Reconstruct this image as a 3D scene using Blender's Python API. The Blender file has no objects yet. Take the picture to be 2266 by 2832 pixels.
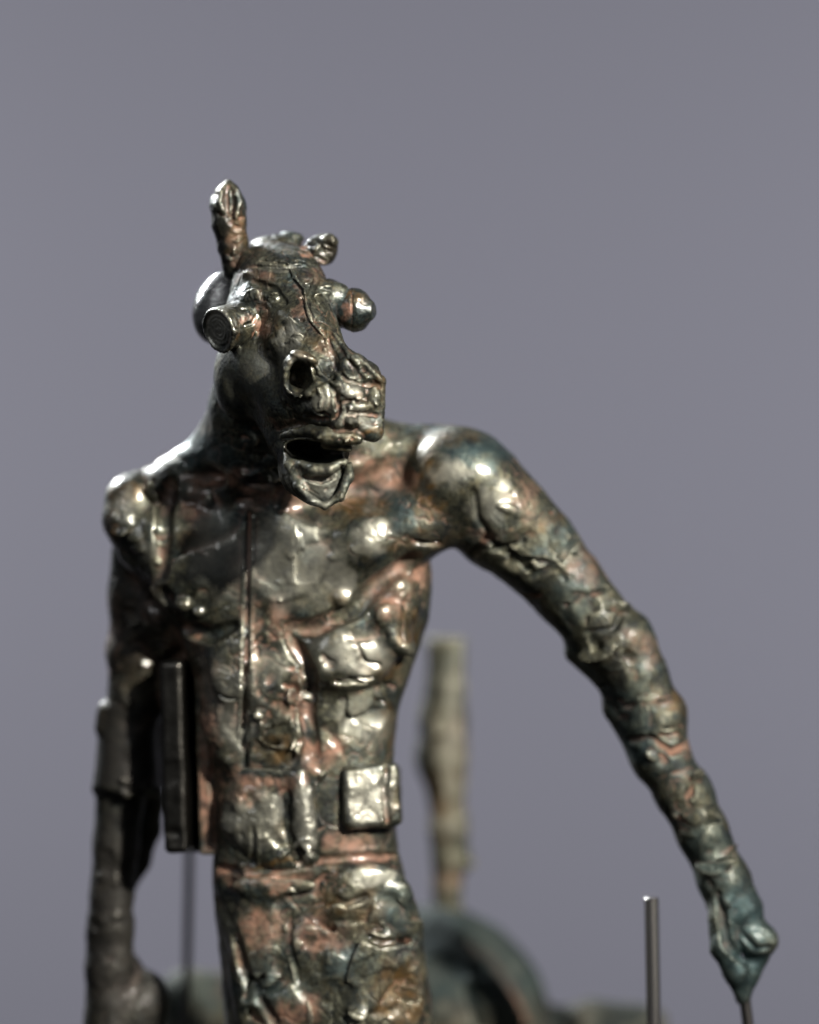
import bpy, math
import numpy as np
from mathutils import Vector

# ------------------------------------------------------------------ camera
S = 1e-4            # metres per model unit
D = 10000.0         # camera distance in model units (1 m)
sc = bpy.context.scene
cam_d = bpy.data.cameras.new("camera")
cam = bpy.data.objects.new("camera", cam_d)
sc.collection.objects.link(cam)
cam.location = (0, -1.0, 0)
cam.rotation_euler = (math.radians(90), 0, 0)
cam_d.sensor_fit = 'VERTICAL'
cam_d.sensor_height = 36
cam_d.sensor_width = 28.8
cam_d.lens = 36 * 1.0 / 0.2832
cam_d.clip_start = 0.01
cam_d.clip_end = 100
cam_d.dof.use_dof = True
cam_d.dof.focus_distance = 1.0 - 0.0250
cam_d.dof.aperture_fstop = 3.2
sc.camera = cam

# ------------------------------------------------------------------ world + lamps
w = bpy.data.worlds.new("World")
sc.world = w
w.use_nodes = True
bg = w.node_tree.nodes["Background"]
bg.inputs[1].default_value = 1.0
_n, _l = w.node_tree.nodes, w.node_tree.links
_tc = _n.new('ShaderNodeTexCoord')
_sx = _n.new('ShaderNodeSeparateXYZ')
_rp = _n.new('ShaderNodeValToRGB')       # a dim room: dark floor, grey walls, slightly brighter ceiling
_l.new(_tc.outputs['Generated'], _sx.inputs[0])
_mr = _n.new('ShaderNodeMapRange')
_mr.inputs[1].default_value, _mr.inputs[2].default_value = -1, 1
_l.new(_sx.outputs['Z'], _mr.inputs[0])
_l.new(_mr.outputs[0], _rp.inputs[0])
_e = _rp.color_ramp.elements
_e[0].position, _e[0].color = 0.30, (0.008, 0.008, 0.009, 1)
_e[1].position, _e[1].color = 0.62, (0.135, 0.141, 0.155, 1)
_l.new(_rp.outputs[0], bg.inputs[0])

def aim(o, target):
    o.rotation_euler = (Vector(target) - Vector(o.location)).to_track_quat('-Z', 'Y').to_euler()

def area(name, loc, target, size, power, col, size_y=None, spread=180):
    l = bpy.data.lights.new(name, 'AREA')
    l.energy = power
    l.color = col
    l.shape = 'RECTANGLE' if size_y else 'DISK'
    l.size = size
    if size_y:
        l.size_y = size_y
    l.spread = math.radians(spread)
    o = bpy.data.objects.new(name, l)
    sc.collection.objects.link(o)
    o.location = loc
    aim(o, target)
    return o

KEY_AZ, KEY_EL, KEY_D = 38, 26, 2.2
kx = KEY_D * math.cos(math.radians(KEY_EL)) * math.sin(math.radians(KEY_AZ))
ky = -KEY_D * math.cos(math.radians(KEY_EL)) * math.cos(math.radians(KEY_AZ))
kz = KEY_D * math.sin(math.radians(KEY_EL))
area("key_lamp", (kx, ky, kz), (0, 0, 0), 0.13, 3.5, (1.0, 0.955, 0.87), spread=22)
area("added_fill", (-1.0, -1.5, 0.9), (0, 0, 0), 0.5, 0.24, (0.95, 0.97, 1.0), spread=30)  # no such lamp known; added to lift the left chest, neck and cheek
area("rim_lamp", (-0.9, 1.0, 1.05), (-0.02, 0, 0), 0.35, 14, (0.93, 0.97, 1.0), spread=60)
for sx in (-1, 1):
    area("backdrop_lamp", (sx * 1.5, 0.7, 0.25), (sx * 0.15, 1.9, 0.0), 0.7, 8.2, (1.0, 0.99, 1.0), spread=120)  # unseen pair, added to light the wall evenly

vs = sc.view_settings
vs.view_transform = 'Standard'
vs.look = 'None'
vs.exposure = 0
vs.gamma = 1
vs.use_curve_mapping = False

# ------------------------------------------------------------------ numpy helpers
rng = np.random.default_rng(7)

def P(px, py, y):
    f = 1 + y / D
    return np.array([(px - 1133.0) * f, y, (1416.0 - py) * f], np.float32)

def rotm(rx, ry, rz):
    rx, ry, rz = map(math.radians, (rx, ry, rz))
    cx, sx, cy, sy, cz, sz = math.cos(rx), math.sin(rx), math.cos(ry), math.sin(ry), math.cos(rz), math.sin(rz)
    X = np.array([[1, 0, 0], [0, cx, -sx], [0, sx, cx]])
    Y = np.array([[cy, 0, sy], [0, 1, 0], [-sy, 0, cy]])
    Z = np.array([[cz, -sz, 0], [sz, cz, 0], [0, 0, 1]])
    return (Z @ Y @ X).astype(np.float32)

def _hash(ix, iy, iz, seed):
    h = (ix.astype(np.int64) * 374761393 + iy.astype(np.int64) * 668265263 + iz.astype(np.int64) * 2147483647 + seed * 974634777) & 0xffffffff
    h = ((h ^ (h >> 13)) * 1274126177) & 0xffffffff
    h = ((h ^ (h >> 16)) * 2246822519) & 0xffffffff
    return (h ^ (h >> 15)) & 0xffffffff

def vnoise(p, seed=0):
    """gradient noise, about -1..1"""
    i = np.floor(p).astype(np.int64)
    f = (p - i).astype(np.float32)
    u = f * f * f * (f * (f * 6 - 15) + 10)
    out = np.zeros(len(p), np.float32)
    for a in (0, 1):
        wx = u[:, 0] if a else 1 - u[:, 0]
        for b in (0, 1):
            wy = u[:, 1] if b else 1 - u[:, 1]
            for c in (0, 1):
                wz = u[:, 2] if c else 1 - u[:, 2]
                h = _hash(i[:, 0] + a, i[:, 1] + b, i[:, 2] + c, seed)
                gx = (h & 1023) / 511.5 - 1
                gy = ((h >> 10) & 1023) / 511.5 - 1
                gz = ((h >> 20) & 1023) / 511.5 - 1
                out += (wx * wy * wz * (gx * (f[:, 0] - a) + gy * (f[:, 1] - b) + gz * (f[:, 2] - c))).astype(np.float32)
    return out * 1.3

def fbm(p, seed=0, octv=3, gain=0.5):
    o = np.zeros(len(p), np.float32)
    a = 1.0
    for k in range(octv):
        o += a * vnoise(p * (2.03 ** k) + 17.3 * k, seed + k)
        a *= gain
    return o

def worley(p, seed=0):
    """F1, F2-F1 and the random value of the nearest cell"""
    i = np.floor(p).astype(np.int64)
    f1 = np.full(len(p), 9.0, np.float32)
    f2 = np.full(len(p), 9.0, np.float32)
    cv = np.zeros(len(p), np.float32)
    for a in (-1, 0, 1):
        for b in (-1, 0, 1):
            for c in (-1, 0, 1):
                jx, jy, jz = i[:, 0] + a, i[:, 1] + b, i[:, 2] + c
                h = _hash(jx, jy, jz, seed)
                dx = jx + (h & 1023) / 1023.0 - p[:, 0]
                dy = jy + ((h >> 10) & 1023) / 1023.0 - p[:, 1]
                dz = jz + ((h >> 20) & 1023) / 1023.0 - p[:, 2]
                d = np.sqrt(dx * dx + dy * dy + dz * dz).astype(np.float32)
                v = ((h * 2654435761 >> 7) & 4095) / 4095.0
                near = d < f1
                f2 = np.where(near, f1, np.minimum(f2, d))
                f1 = np.where(near, d, f1)
                cv = np.where(near, v, cv).astype(np.float32)
    return f1, f2 - f1, cv

# ------------------------------------------------------------------ clay: a signed distance grid that is built up like wax
class Clay:
    def __init__(self, px0, px1, py0, py1, y0, y1, h):
        f = 1 + max(y1, 0) / D
        f0 = 1 + min(y0, 0) / D
        xs = [(p - 1133) * g for p in (px0, px1) for g in (f, f0)]
        zs = [(1416 - p) * g for p in (py0, py1) for g in (f, f0)]
        self.o = np.array([min(xs), y0, min(zs)], np.float32)
        self.h = h
        self.n = [int((max(xs) - min(xs)) / h) + 2, int((y1 - y0) / h) + 2, int((max(zs) - min(zs)) / h) + 2]
        self.g = np.full(self.n, 80.0, np.float32)
        self.ax = [self.o[i] + h * np.arange(self.n[i], dtype=np.float32) for i in range(3)]

    def sub(self, lo, hi):
        s = []
        for i in range(3):
            a = max(0, int((lo[i] - self.o[i]) / self.h) - 1)
            b = min(self.n[i], int((hi[i] - self.o[i]) / self.h) + 3)
            if b <= a:
                return None
            s.append(slice(a, b))
        x = self.ax[0][s[0]][:, None, None]
        y = self.ax[1][s[1]][None, :, None]
        z = self.ax[2][s[2]][None, None, :]
        return tuple(s), x, y, z

    def mix(self, s, d, k, op):
        a = self.g[s]
        if op == 'u':
            if k > 0:
                hh = np.maximum(k - np.abs(a - d), 0) / k
                self.g[s] = np.minimum(a, d) - hh * hh * k * 0.25
            else:
                self.g[s] = np.minimum(a, d)
        elif op == 's':
            d = -d
            if k > 0:
                hh = np.maximum(k - np.abs(a - d), 0) / k
                self.g[s] = np.maximum(a, d) + hh * hh * k * 0.25
            else:
                self.g[s] = np.maximum(a, d)
        elif op == 'i':
            self.g[s] = np.maximum(a, d)

    def ell3(self, c, r, rot=(0, 0, 0), k=20, op='u'):
        c = np.asarray(c, np.float32)
        m = max(r) + k + 3 * self.h
        q = self.sub(c - m, c + m)
        if q is None:
            return self
        s, x, y, z = q
        R = rotm(*rot)
        dx, dy, dz = x - c[0], y - c[1], z - c[2]
        l = [(R[0, i] * dx + R[1, i] * dy + R[2, i] * dz) for i in range(3)]
        k0 = np.sqrt(sum((l[i] / r[i]) ** 2 for i in range(3)))
        k1 = np.sqrt(sum((l[i] / r[i] ** 2) ** 2 for i in range(3))) + 1e-6
        self.mix(s, (k0 * (k0 - 1) / k1).astype(np.float32), k, op)
        return self

    def ell(self, px, py, y, r, rot=(0, 0, 0), k=20, op='u'):
        return self.ell3(P(px, py, y), r, rot, k, op)

    def chain3(self, pts, rad, k=20, op='u', ys=1.0):
        for a, b, ra, rb in zip(pts[:-1], pts[1:], rad[:-1], rad[1:]):
            m = max(ra, rb) * max(1, ys) + k + 3 * self.h
            q = self.sub(np.minimum(a, b) - m, np.maximum(a, b) + m)
            if q is None:
                continue
            s, x, y, z = q
            v = b - a
            L = float(v @ v) + 1e-6
            dx, dy, dz = x - a[0], y - a[1], z - a[2]
            t = np.clip((dx * v[0] + dy * v[1] + dz * v[2]) / L, 0, 1)
            d = np.sqrt((dx - t * v[0]) ** 2 + ((dy - t * v[1]) / ys) ** 2 + (dz - t * v[2]) ** 2) - (ra + t * (rb - ra))
            self.mix(s, d.astype(np.float32), k, op)
        return self

    def chain(self, pts, k=20, op='u', ys=1.0):
        return self.chain3([P(*p[:3]) for p in pts], [p[3] for p in pts], k, op, ys)

    def box(self, px, py, y, half, rnd=8, rot=(0, 0, 0), k=6, op='u'):
        c = P(px, py, y)
        m = float(np.linalg.norm(half)) + k + 3 * self.h
        s, x, yy, z = self.sub(c - m, c + m)
        R = rotm(*rot)
        dx, dy, dz = x - c[0], yy - c[1], z - c[2]
        q = [np.abs(R[0, i] * dx + R[1, i] * dy + R[2, i] * dz) - (half[i] - rnd) for i in range(3)]
        d = np.sqrt(sum(np.maximum(v, 0) ** 2 for v in q)) + np.minimum(np.maximum(np.maximum(q[0], q[1]), q[2]), 0) - rnd
        self.mix(s, d.astype(np.float32), k, op)
        return self

    def cyl(self, a, b, ra, rb, k=6, op='u', rnd=6):
        """flat-ended cone between two 3D points"""
        a, b = np.asarray(a, np.float32), np.asarray(b, np.float32)
        m = max(ra, rb) + k + 3 * self.h
        q = self.sub(np.minimum(a, b) - m, np.maximum(a, b) + m)
        s, x, y, z = q
        v = b - a
        L = float(np.linalg.norm(v))
        v = v / L
        dx, dy, dz = x - a[0], y - a[1], z - a[2]
        t = dx * v[0] + dy * v[1] + dz * v[2]
        rr = np.sqrt(np.maximum(dx * dx + dy * dy + dz * dz - t * t, 0))
        e1 = rr - (ra + np.clip(t / L, 0, 1) * (rb - ra)) + rnd
        e2 = np.abs(t - L / 2) - L / 2 + rnd
        d = np.sqrt(np.maximum(e1, 0) ** 2 + np.maximum(e2, 0) ** 2) + np.minimum(np.maximum(e1, e2), 0) - rnd
        self.mix(s, d.astype(np.float32), k, op)
        return self

    def loft(self, rows, k=0):
        """rows of (py, left px, right px, depth centre, depth radius)"""
        rows = np.array(rows, np.float32)
        z = self.ax[2]
        f = 1 + rows[:, 3] / D
        zr = (1416 - rows[:, 0]) * f
        o = np.argsort(zr)
        lx = np.interp(z, zr[o], ((rows[:, 1] - 1133) * f)[o])
        rx = np.interp(z, zr[o], ((rows[:, 2] - 1133) * f)[o])
        cy = np.interp(z, zr[o], rows[o, 3])
        ry = np.interp(z, zr[o], rows[o, 4])
        ker = np.hanning(31)
        ker /= ker.sum()
        sm = lambda v: np.convolve(np.pad(v, 15, mode='edge'), ker, mode='valid')
        lx, rx, cy, ry = map(sm, (lx, rx, cy, ry))
        cx, hx = (lx + rx) / 2, (rx - lx) / 2
        x = self.ax[0][:, None, None]
        y = self.ax[1][None, :, None]
        q = np.abs((x - cx) / hx) ** 2.3 + np.abs((y - cy) / ry) ** 2.3
        d = (q ** (1 / 2.3) - 1) * np.minimum(hx, ry)
        top = z[None, None, :] - zr.max()
        d = np.maximum(d, top)
        self.mix((slice(None),) * 3, d.astype(np.float32), k, 'u')
        return self

    def surf(self, px, py):
        y = self.ax[1]
        f = 1 + y / D
        ix = np.round(((px - 1133) * f - self.o[0]) / self.h).astype(int)
        iz = np.round(((1416 - py) * f - self.o[2]) / self.h).astype(int)
        if ix.min() < 0 or iz.min() < 0 or ix.max() >= self.n[0] or iz.max() >= self.n[2]:
            return None
        v = self.g[ix, np.arange(len(y)), iz]
        w_ = np.where(v < 0)[0]
        if len(w_) == 0:
            return None
        j = w_[0]
        if j == 0:
            return float(y[0])
        return float(y[j - 1] + self.h * v[j - 1] / (v[j - 1] - v[j] + 1e-9))

    def line(self, pts, r, k=6, op='u', sink=0.0, step=10):
        """a bead (u) or groove (s) along a path of pixels lying on the surface seen from the front"""
        pts = np.array(pts, np.float32)
        q, rr = [], []
        rs = np.array(r if hasattr(r, '__len__') else [r] * len(pts), np.float32)
        for a, b, r0, r1 in zip(pts[:-1], pts[1:], rs[:-1], rs[1:]):
            n = max(1, int(np.hypot(*(b - a)) / step))
            for t in np.arange(n) / n:
                q.append(a + t * (b - a))
                rr.append(r0 + t * (r1 - r0))
        q.append(pts[-1])
        rr.append(rs[-1])
        ys = [self.surf(*p) for p in q]
        ok = [i for i in range(len(q)) if ys[i] is not None]
        if len(ok) < 2:
            return self
        yy = np.array([ys[i] for i in ok])
        if len(yy) > 4:
            yy = np.convolve(np.pad(yy, 2, mode='edge'), np.ones(5) / 5, 'valid')
        P3 = [P(q[i][0], q[i][1], yy[n] + sink) for n, i in enumerate(ok)]
        return self.chain3(P3, [rr[i] for i in ok], k, op)

    def bump(self, px, py, rx, rz, th, ang=0, k=10, op='u', sink=0.0, steep=False):
        y = self.surf(px, py)
        if y is None:
            return self
        y1, y2 = self.surf(px + 14, py), self.surf(px, py + 14)
        if steep and (y1 is None or y2 is None or abs(y1 - y) > 20 or abs(y2 - y) > 20):
            return self
        if steep:
            y3, y4 = self.surf(px - 14, py), self.surf(px, py - 14)
            if y3 is None or y4 is None or abs(y3 - y) > 20 or abs(y4 - y) > 20:
                return self
        tx = 0 if y1 is None else math.degrees(math.atan2(np.clip(y1 - y, -25, 25), 14))
        tz = 0 if y2 is None else math.degrees(math.atan2(np.clip(y2 - y, -25, 25), 14))
        R = (rotm(0, 0, tx) @ rotm(-tz, 0, 0) @ rotm(0, ang, 0))
        return self._ellR(P(px, py, y + sink), (rx, th, rz), R, k, op)

    def _ellR(self, c, r, R, k, op):
        m = max(r) + k + 3 * self.h
        q = self.sub(c - m, c + m)
        if q is None:
            return self
        s, x, y, z = q
        dx, dy, dz = x - c[0], y - c[1], z - c[2]
        l = [(R[0, i] * dx + R[1, i] * dy + R[2, i] * dz) for i in range(3)]
        k0 = np.sqrt(sum((l[i] / r[i]) ** 2 for i in range(3)))
        k1 = np.sqrt(sum((l[i] / r[i] ** 2) ** 2 for i in range(3))) + 1e-6
        self.mix(s, (k0 * (k0 - 1) / k1).astype(np.float32), k, op)
        return self

    def scatter(self, n, px0, px1, py0, py1, r0, r1, th, seed, cut=0.4, k=7):
        g = np.random.default_rng(seed)
        for _ in range(n):
            px, py = g.uniform(px0, px1), g.uniform(py0, py1)
            a = g.uniform(r0, r1)
            b = a * g.uniform(0.3, 0.8)
            t = th * g.uniform(0.6, 1.3)
            if g.random() < cut:
                self.bump(px, py, a, b, t, g.uniform(0, 180), k, 's', sink=-t * 0.35, steep=True)
            else:
                self.bump(px, py, a, b, t, g.uniform(0, 180), k, 'u', sink=t * 0.25, steep=True)
        return self

    def mesh(self):
        g, h = self.g, self.h
        g[0], g[-1], g[:, 0], g[:, -1], g[:, :, 0], g[:, :, -1] = 9, 9, 9, 9, 9, 9
        s = g < 0
        c = [s[:-1, :-1, :-1]]
        allv = s[:-1, :-1, :-1].copy()
        anyv = allv.copy()
        for a in (0, 1):
            for b in (0, 1):
                for d in (0, 1):
                    t = s[a:s.shape[0] - 1 + a, b:s.shape[1] - 1 + b, d:s.shape[2] - 1 + d]
                    allv &= t
                    anyv |= t
        act = anyv & ~allv
        ci = np.argwhere(act)
        idx = np.full(act.shape, -1, np.int32)
        idx[tuple(ci.T)] = np.arange(len(ci))
        cor = {}
        for a in (0, 1):
            for b in (0, 1):
                for d in (0, 1):
                    cor[a, b, d] = g[ci[:, 0] + a, ci[:, 1] + b, ci[:, 2] + d]
        acc = np.zeros((len(ci), 3), np.float32)
        cnt = np.zeros(len(ci), np.float32)
        for p in cor:
            for axx in range(3):
                if p[axx] == 0:
                    q = list(p)
                    q[axx] = 1
                    va, vb = cor[p], cor[tuple(q)]
                    m = (va < 0) != (vb < 0)
                    t = np.where(m, va / np.where(m, va - vb, 1), 0)
                    for e in range(3):
                        acc[:, e] += np.where(m, p[e] + (t if e == axx else 0), 0)
                    cnt += m
        v = (ci + acc / cnt[:, None]) * h + self.o
        quads = []
        for axx in range(3):
            lo = [slice(1, -1)] * 3
            hi = [slice(1, -1)] * 3
            lo[axx] = slice(0, -1)
            hi[axx] = slice(1, None)
            a, b = s[tuple(lo)], s[tuple(hi)]
            e = np.argwhere(a != b)
            off = np.ones(3, int)
            off[axx] = 0
            e0 = e + off
            flip = a[tuple(e.T)]
            u, w_ = [(1, 2), (2, 0), (0, 1)][axx]
            def cell(du, dw):
                cc = e0.copy()
                cc[:, u] -= du
                cc[:, w_] -= dw
                return idx[tuple(cc.T)]
            q = np.stack([cell(1, 1), cell(0, 1), cell(0, 0), cell(1, 0)], 1)
            q[~flip] = q[~flip][:, ::-1]
            quads.append(q)
        return v.astype(np.float32), np.concatenate(quads).astype(np.int32)

def vnormals(v, q):
    n = np.cross(v[q[:, 2]] - v[q[:, 0]], v[q[:, 3]] - v[q[:, 1]])
    out = np.zeros_like(v)
    for e in range(3):
        out[:, e] = sum(np.bincount(q[:, j], n[:, e], len(v)) for j in range(4))
    return out / (np.linalg.norm(out, axis=1, keepdims=True) + 1e-9)

def relax(v, q, it, lam=0.5):
    a = q.ravel()
    b = np.roll(q, -1, axis=1).ravel()
    deg = np.bincount(a, minlength=len(v)) + np.bincount(b, minlength=len(v)) + 1e-9
    for _ in range(it):
        m = np.stack([(np.bincount(a, v[b, e], len(v)) + np.bincount(b, v[a, e], len(v))) / deg for e in range(3)], 1)
        v = v + lam * (m - v)
    return v.astype(np.float32)

ROOT_LOC = np.array([-0.02, 0.045, -0.20])
statue = bpy.data.objects.new("bronze_figurine", None)
sc.collection.objects.link(statue)
statue.location = ROOT_LOC
statue.empty_display_size = 0.02
statue["label"] = "dark patinated bronze figurine with horse head and nude human torso"
statue["category"] = "figurine"

def to_px(v):
    f = 1 + v[:, 1] / D
    return v[:, 0] / f + 1133, 1416 - v[:, 2] / f

def patch_mask(v, spots, seed):
    """soft ragged patches of colour, given as (px, py, rx, ry, strength) where they lie on the front of the cast"""
    px, py = to_px(v)
    wv = v / 60.0
    jx, jy = 38 * fbm(wv, seed, 3), 38 * fbm(wv + 31.7, seed + 5, 3)
    m = np.zeros(len(v), np.float32)
    for x, y, rx, ry, s_ in spots:
        d = ((px + jx - x) / rx) ** 2 + ((py + jy - y) / ry) ** 2
        m = np.maximum(m, s_ * np.clip((1.6 - d) / 1.3, 0, 1))
    return m

def part(name, v, q, mat, parent=statue, attrs=None, smooth=True):
    vv = v * S - ROOT_LOC
    me = bpy.data.meshes.new(name)
    me.vertices.add(len(v))
    me.vertices.foreach_set('co', vv.astype(np.float32).ravel())
    me.loops.add(q.size)
    me.loops.foreach_set('vertex_index', q.ravel())
    me.polygons.add(len(q))
    me.polygons.foreach_set('loop_start', np.arange(0, q.size, q.shape[1], dtype=np.int32))
    me.update(calc_edges=True)
    me.polygons.foreach_set('use_smooth', np.full(len(q), smooth))
    for k_, a in (attrs or {}).items():
        at = me.attributes.new(k_, 'FLOAT', 'POINT')
        at.data.foreach_set('value', a.astype(np.float32))
    me.materials.append(mat)
    me.validate()
    o = bpy.data.objects.new(name, me)
    sc.collection.objects.link(o)
    o.parent = parent
    return o

def finish(name, clay, mat, parent=statue, amp=(6, 3, 1.5), freq=(90, 38, 16), plates=4.0, plate_size=70, crease=2.0, sm=1, seed=1,
           pink=(), amber=(), bare_sheen=(), verd=(), shade_and_dark=(), polish=1.0, calm=None):
    v, q = clay.mesh()
    v = relax(v, q, sm)
    n = vnormals(v, q)
    d = np.zeros(len(v), np.float32)
    for i, (a, f) in enumerate(zip(amp, freq)):
        if a:
            d += a * vnoise(v / f, seed + i)
    wv = v + 16 * np.stack([vnoise(v / 45 + 9.1 * e, seed + 20 + e) for e in range(3)], 1)
    if plates:
        _, e, cv = worley(wv / plate_size, seed + 30)
        sgm = np.clip(e / 0.09, 0, 1)
        sgm = sgm * sgm * (3 - 2 * sgm)
        d += plates * ((cv - 0.5) * 2 * sgm - 0.35 * (1 - sgm))
        _, e, cv = worley(wv / (plate_size * 0.42) + 5.5, seed + 31)
        sgm = np.clip(e / 0.12, 0, 1)
        d += plates * 0.45 * ((cv - 0.5) * 2 * sgm - 0.3 * (1 - sgm))
    if crease:
        r = np.abs(vnoise(wv / 42 + 3.3, seed + 40))
        d -= crease * np.clip(1 - r / 0.07, 0, 1) * np.clip(vnoise(v / 110, seed + 41) * 2 + 0.5, 0, 1)
    if calm is not None:
        px, py = to_px(v)
        c_ = np.ones(len(v), np.float32)
        for x, y, rx, ry in calm:
            c_ *= 1 - 0.85 * np.clip(1.6 - ((px - x) / rx) ** 2 - ((py - y) / ry) ** 2, 0, 1)
        d *= c_
    v = v + n * d[:, None]
    n = vnormals(v, q)
    sm1 = relax(v, q, 12, 0.6)
    cav = np.sum((v - sm1) * n, 1)          # + raised, - recessed
    cav = np.clip(0.5 + cav / 5.0, 0, 1)
    at = {'relief': cav, 'pink': patch_mask(v, pink, seed + 60), 'amber': patch_mask(v, amber, seed + 70), 'bare_sheen': patch_mask(v, bare_sheen, seed + 80), 'verd': patch_mask(v, verd, seed + 85), 'shade_and_dark': patch_mask(v, shade_and_dark, seed + 87),
          'polish': np.full(len(v), polish, np.float32) if not hasattr(polish, '__len__') else patch_mask(v, polish, seed + 90)}
    return part(name, v, q, mat, parent, at)

# ------------------------------------------------------------------ materials
def nodes(mat):
    mat.use_nodes = True
    nt = mat.node_tree
    return nt, nt.nodes, nt.links, nt.nodes["Principled BSDF"]

def ramp(N, stops):
    r = N.new('ShaderNodeValToRGB')
    el = r.color_ramp.elements
    while len(el) < len(stops):
        el.new(0.5)
    for e, (p_, c_) in zip(el, stops):
        e.position = p_
        e.color = c_ if len(c_) == 4 else (*c_, 1)
    return r

def bronze_material(name, bump=1.0, dull=0.0, pink_bias=0.0):
    m = bpy.data.materials.new(name)
    nt, N, L, B = nodes(m)
    tc = N.new('ShaderNodeTexCoord')
    def noise(scale, det=5, rough=0.6, dist=0.0):
        t = N.new('ShaderNodeTexNoise')
        t.inputs['Scale'].default_value = scale
        t.inputs['Detail'].default_value = det
        t.inputs['Roughness'].default_value = rough
        t.inputs['Distortion'].default_value = dist
        L.new(tc.outputs['Object'], t.inputs['Vector'])
        return t
    def attr(n_):
        a = N.new('ShaderNodeAttribute')
        a.attribute_name = n_
        return a
    def math_(op, a, b, clamp=False):
        x = N.new('ShaderNodeMath')
        x.operation = op
        x.use_clamp = clamp
        for i, v_ in enumerate((a, b)):
            if isinstance(v_, (int, float)):
                x.inputs[i].default_value = v_
            else:
                L.new(v_, x.inputs[i])
        return x.outputs[0]
    def mixc(f, a, b):
        x = N.new('ShaderNodeMix')
        x.data_type = 'RGBA'
        if isinstance(f, (int, float)):
            x.inputs[0].default_value = f
        else:
            L.new(f, x.inputs[0])
        for i, v_ in ((6, a), (7, b)):
            if isinstance(v_, tuple):
                x.inputs[i].default_value = (*v_, 1)
            else:
                L.new(v_, x.inputs[i])
        return x.outputs[2]
    n1, n2, n3, n4 = noise(90, 6, 0.65, 0.6), noise(240, 5, 0.6, 0.4), noise(55, 5, 0.6, 1.0), noise(700, 3, 0.5)
    base = ramp(N, [(0.32, (0.008, 0.009, 0.010)), (0.44, (0.016, 0.018, 0.014)), (0.54, (0.033, 0.033, 0.022)), (0.66, (0.070, 0.069, 0.049))])
    L.new(n1.outputs[0], base.inputs[0])
    n5, n6 = noise(340, 6, 0.7, 0.8), noise(1100, 4, 0.65, 0.3)
    def ov(f, lo, hi, src, a_):
        r_ = ramp(N, [(lo, (1 - a_,) * 3), (hi, (1 + a_,) * 3)])
        L.new(src.outputs[0], r_.inputs[0])
        x = N.new('ShaderNodeMix')
        x.data_type = 'RGBA'
        x.blend_type = 'MULTIPLY'
        x.inputs[0].default_value = 1
        L.new(f, x.inputs[6])
        L.new(r_.outputs[0], x.inputs[7])
        return x.outputs[2]
    blue = ramp(N, [(0.52, (0, 0, 0)), (0.66, (1, 1, 1))])
    L.new(n3.outputs[0], blue.inputs[0])
    col = mixc(math_('MULTIPLY', blue.outputs[0], 0.55), base.outputs[0], (0.028, 0.044, 0.046))
    rel = attr('relief').outputs['Fac']
    brn = ramp(N, [(0.53, (0, 0, 0)), (0.62, (1, 1, 1))])
    L.new(n5.outputs[0], brn.inputs[0])
    col = mixc(math_('MULTIPLY', brn.outputs[0], 0.4), col, (0.046, 0.036, 0.016))
    blk = ramp(N, [(0.38, (1, 1, 1)), (0.47, (0, 0, 0))])
    L.new(n5.outputs[0], blk.inputs[0])
    col = mixc(math_('MULTIPLY', blk.outputs[0], 0.7), col, (0.012, 0.013, 0.013))
    col = ov(col, 0.35, 0.65, n6, 0.55)
    # amber lacquer
    am_n = ramp(N, [(0.45, (0, 0, 0)), (0.6, (1, 1, 1))])
    L.new(n2.outputs[0], am_n.inputs[0])
    am = math_('MULTIPLY', math_('ADD', attr('amber').outputs['Fac'], math_('MULTIPLY', blue.outputs[0], 0.0)), math_('ADD', math_('MULTIPLY', am_n.outputs[0], 0.6), 0.3), True)
    col = mixc(am, col, (0.060, 0.032, 0.007))
    # terracotta residue: patches, and thin deposits in recesses
    rec = N.new('ShaderNodeMapRange')
    L.new(rel, rec.inputs[0])
    rec.inputs[1].default_value, rec.inputs[2].default_value = 0.5, 0.16
    pk_n = ramp(N, [(0.36, (0, 0, 0)), (0.60, (1, 1, 1))])
    L.new(n2.outputs[0], pk_n.inputs[0])
    pk_w = ramp(N, [(0.45, (0, 0, 0)), (0.56, (1, 1, 1))])
    nw = noise(38, 4, 0.55, 0.5)
    L.new(nw.outputs[0], pk_w.inputs[0])
    pkr = N.new('ShaderNodeMapRange')
    L.new(rel, pkr.inputs[0])
    pkr.inputs[1].default_value, pkr.inputs[2].default_value, pkr.inputs[3].default_value, pkr.inputs[4].default_value = 0.70, 0.45, 0.5, 1.0
    pk = math_('MULTIPLY', math_('MULTIPLY', attr('pink').outputs['Fac'], pkr.outputs[0]), math_('ADD', math_('MULTIPLY', pk_n.outputs[0], 0.85), 0.15), True)
    dep = math_('MULTIPLY', math_('MULTIPLY', rec.outputs[0], pk_w.outputs[0]), 0.8 + pink_bias, True)
    pk = math_('MAXIMUM', pk, dep)
    pcol = mixc(n4.outputs[0], (0.135, 0.056, 0.031), (0.160, 0.090, 0.060))
    col = mixc(pk, col, pcol)
    # worn bright ridges
    hi = N.new('ShaderNodeMapRange')
    L.new(rel, hi.inputs[0])
    hi.inputs[1].default_value, hi.inputs[2].default_value = 0.60, 0.92
    wear = math_('MULTIPLY', hi.outputs[0], math_('ADD', math_('MULTIPLY', n2.outputs[0], 0.9), 0.0), True)
    col = mixc(wear, col, (0.17, 0.162, 0.122))
    vd = math_('MULTIPLY', attr('verd').outputs['Fac'], math_('ADD', math_('MULTIPLY', n5.outputs[0], 1.3), -0.05), True)
    col = mixc(vd, col, (0.024, 0.046, 0.050))
    col = mixc(math_('MULTIPLY', attr('shade_and_dark').outputs['Fac'], 0.8), col, (0.012, 0.011, 0.010))  # dark spots: painted shade on the body and rump, dark tone on ears
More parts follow.
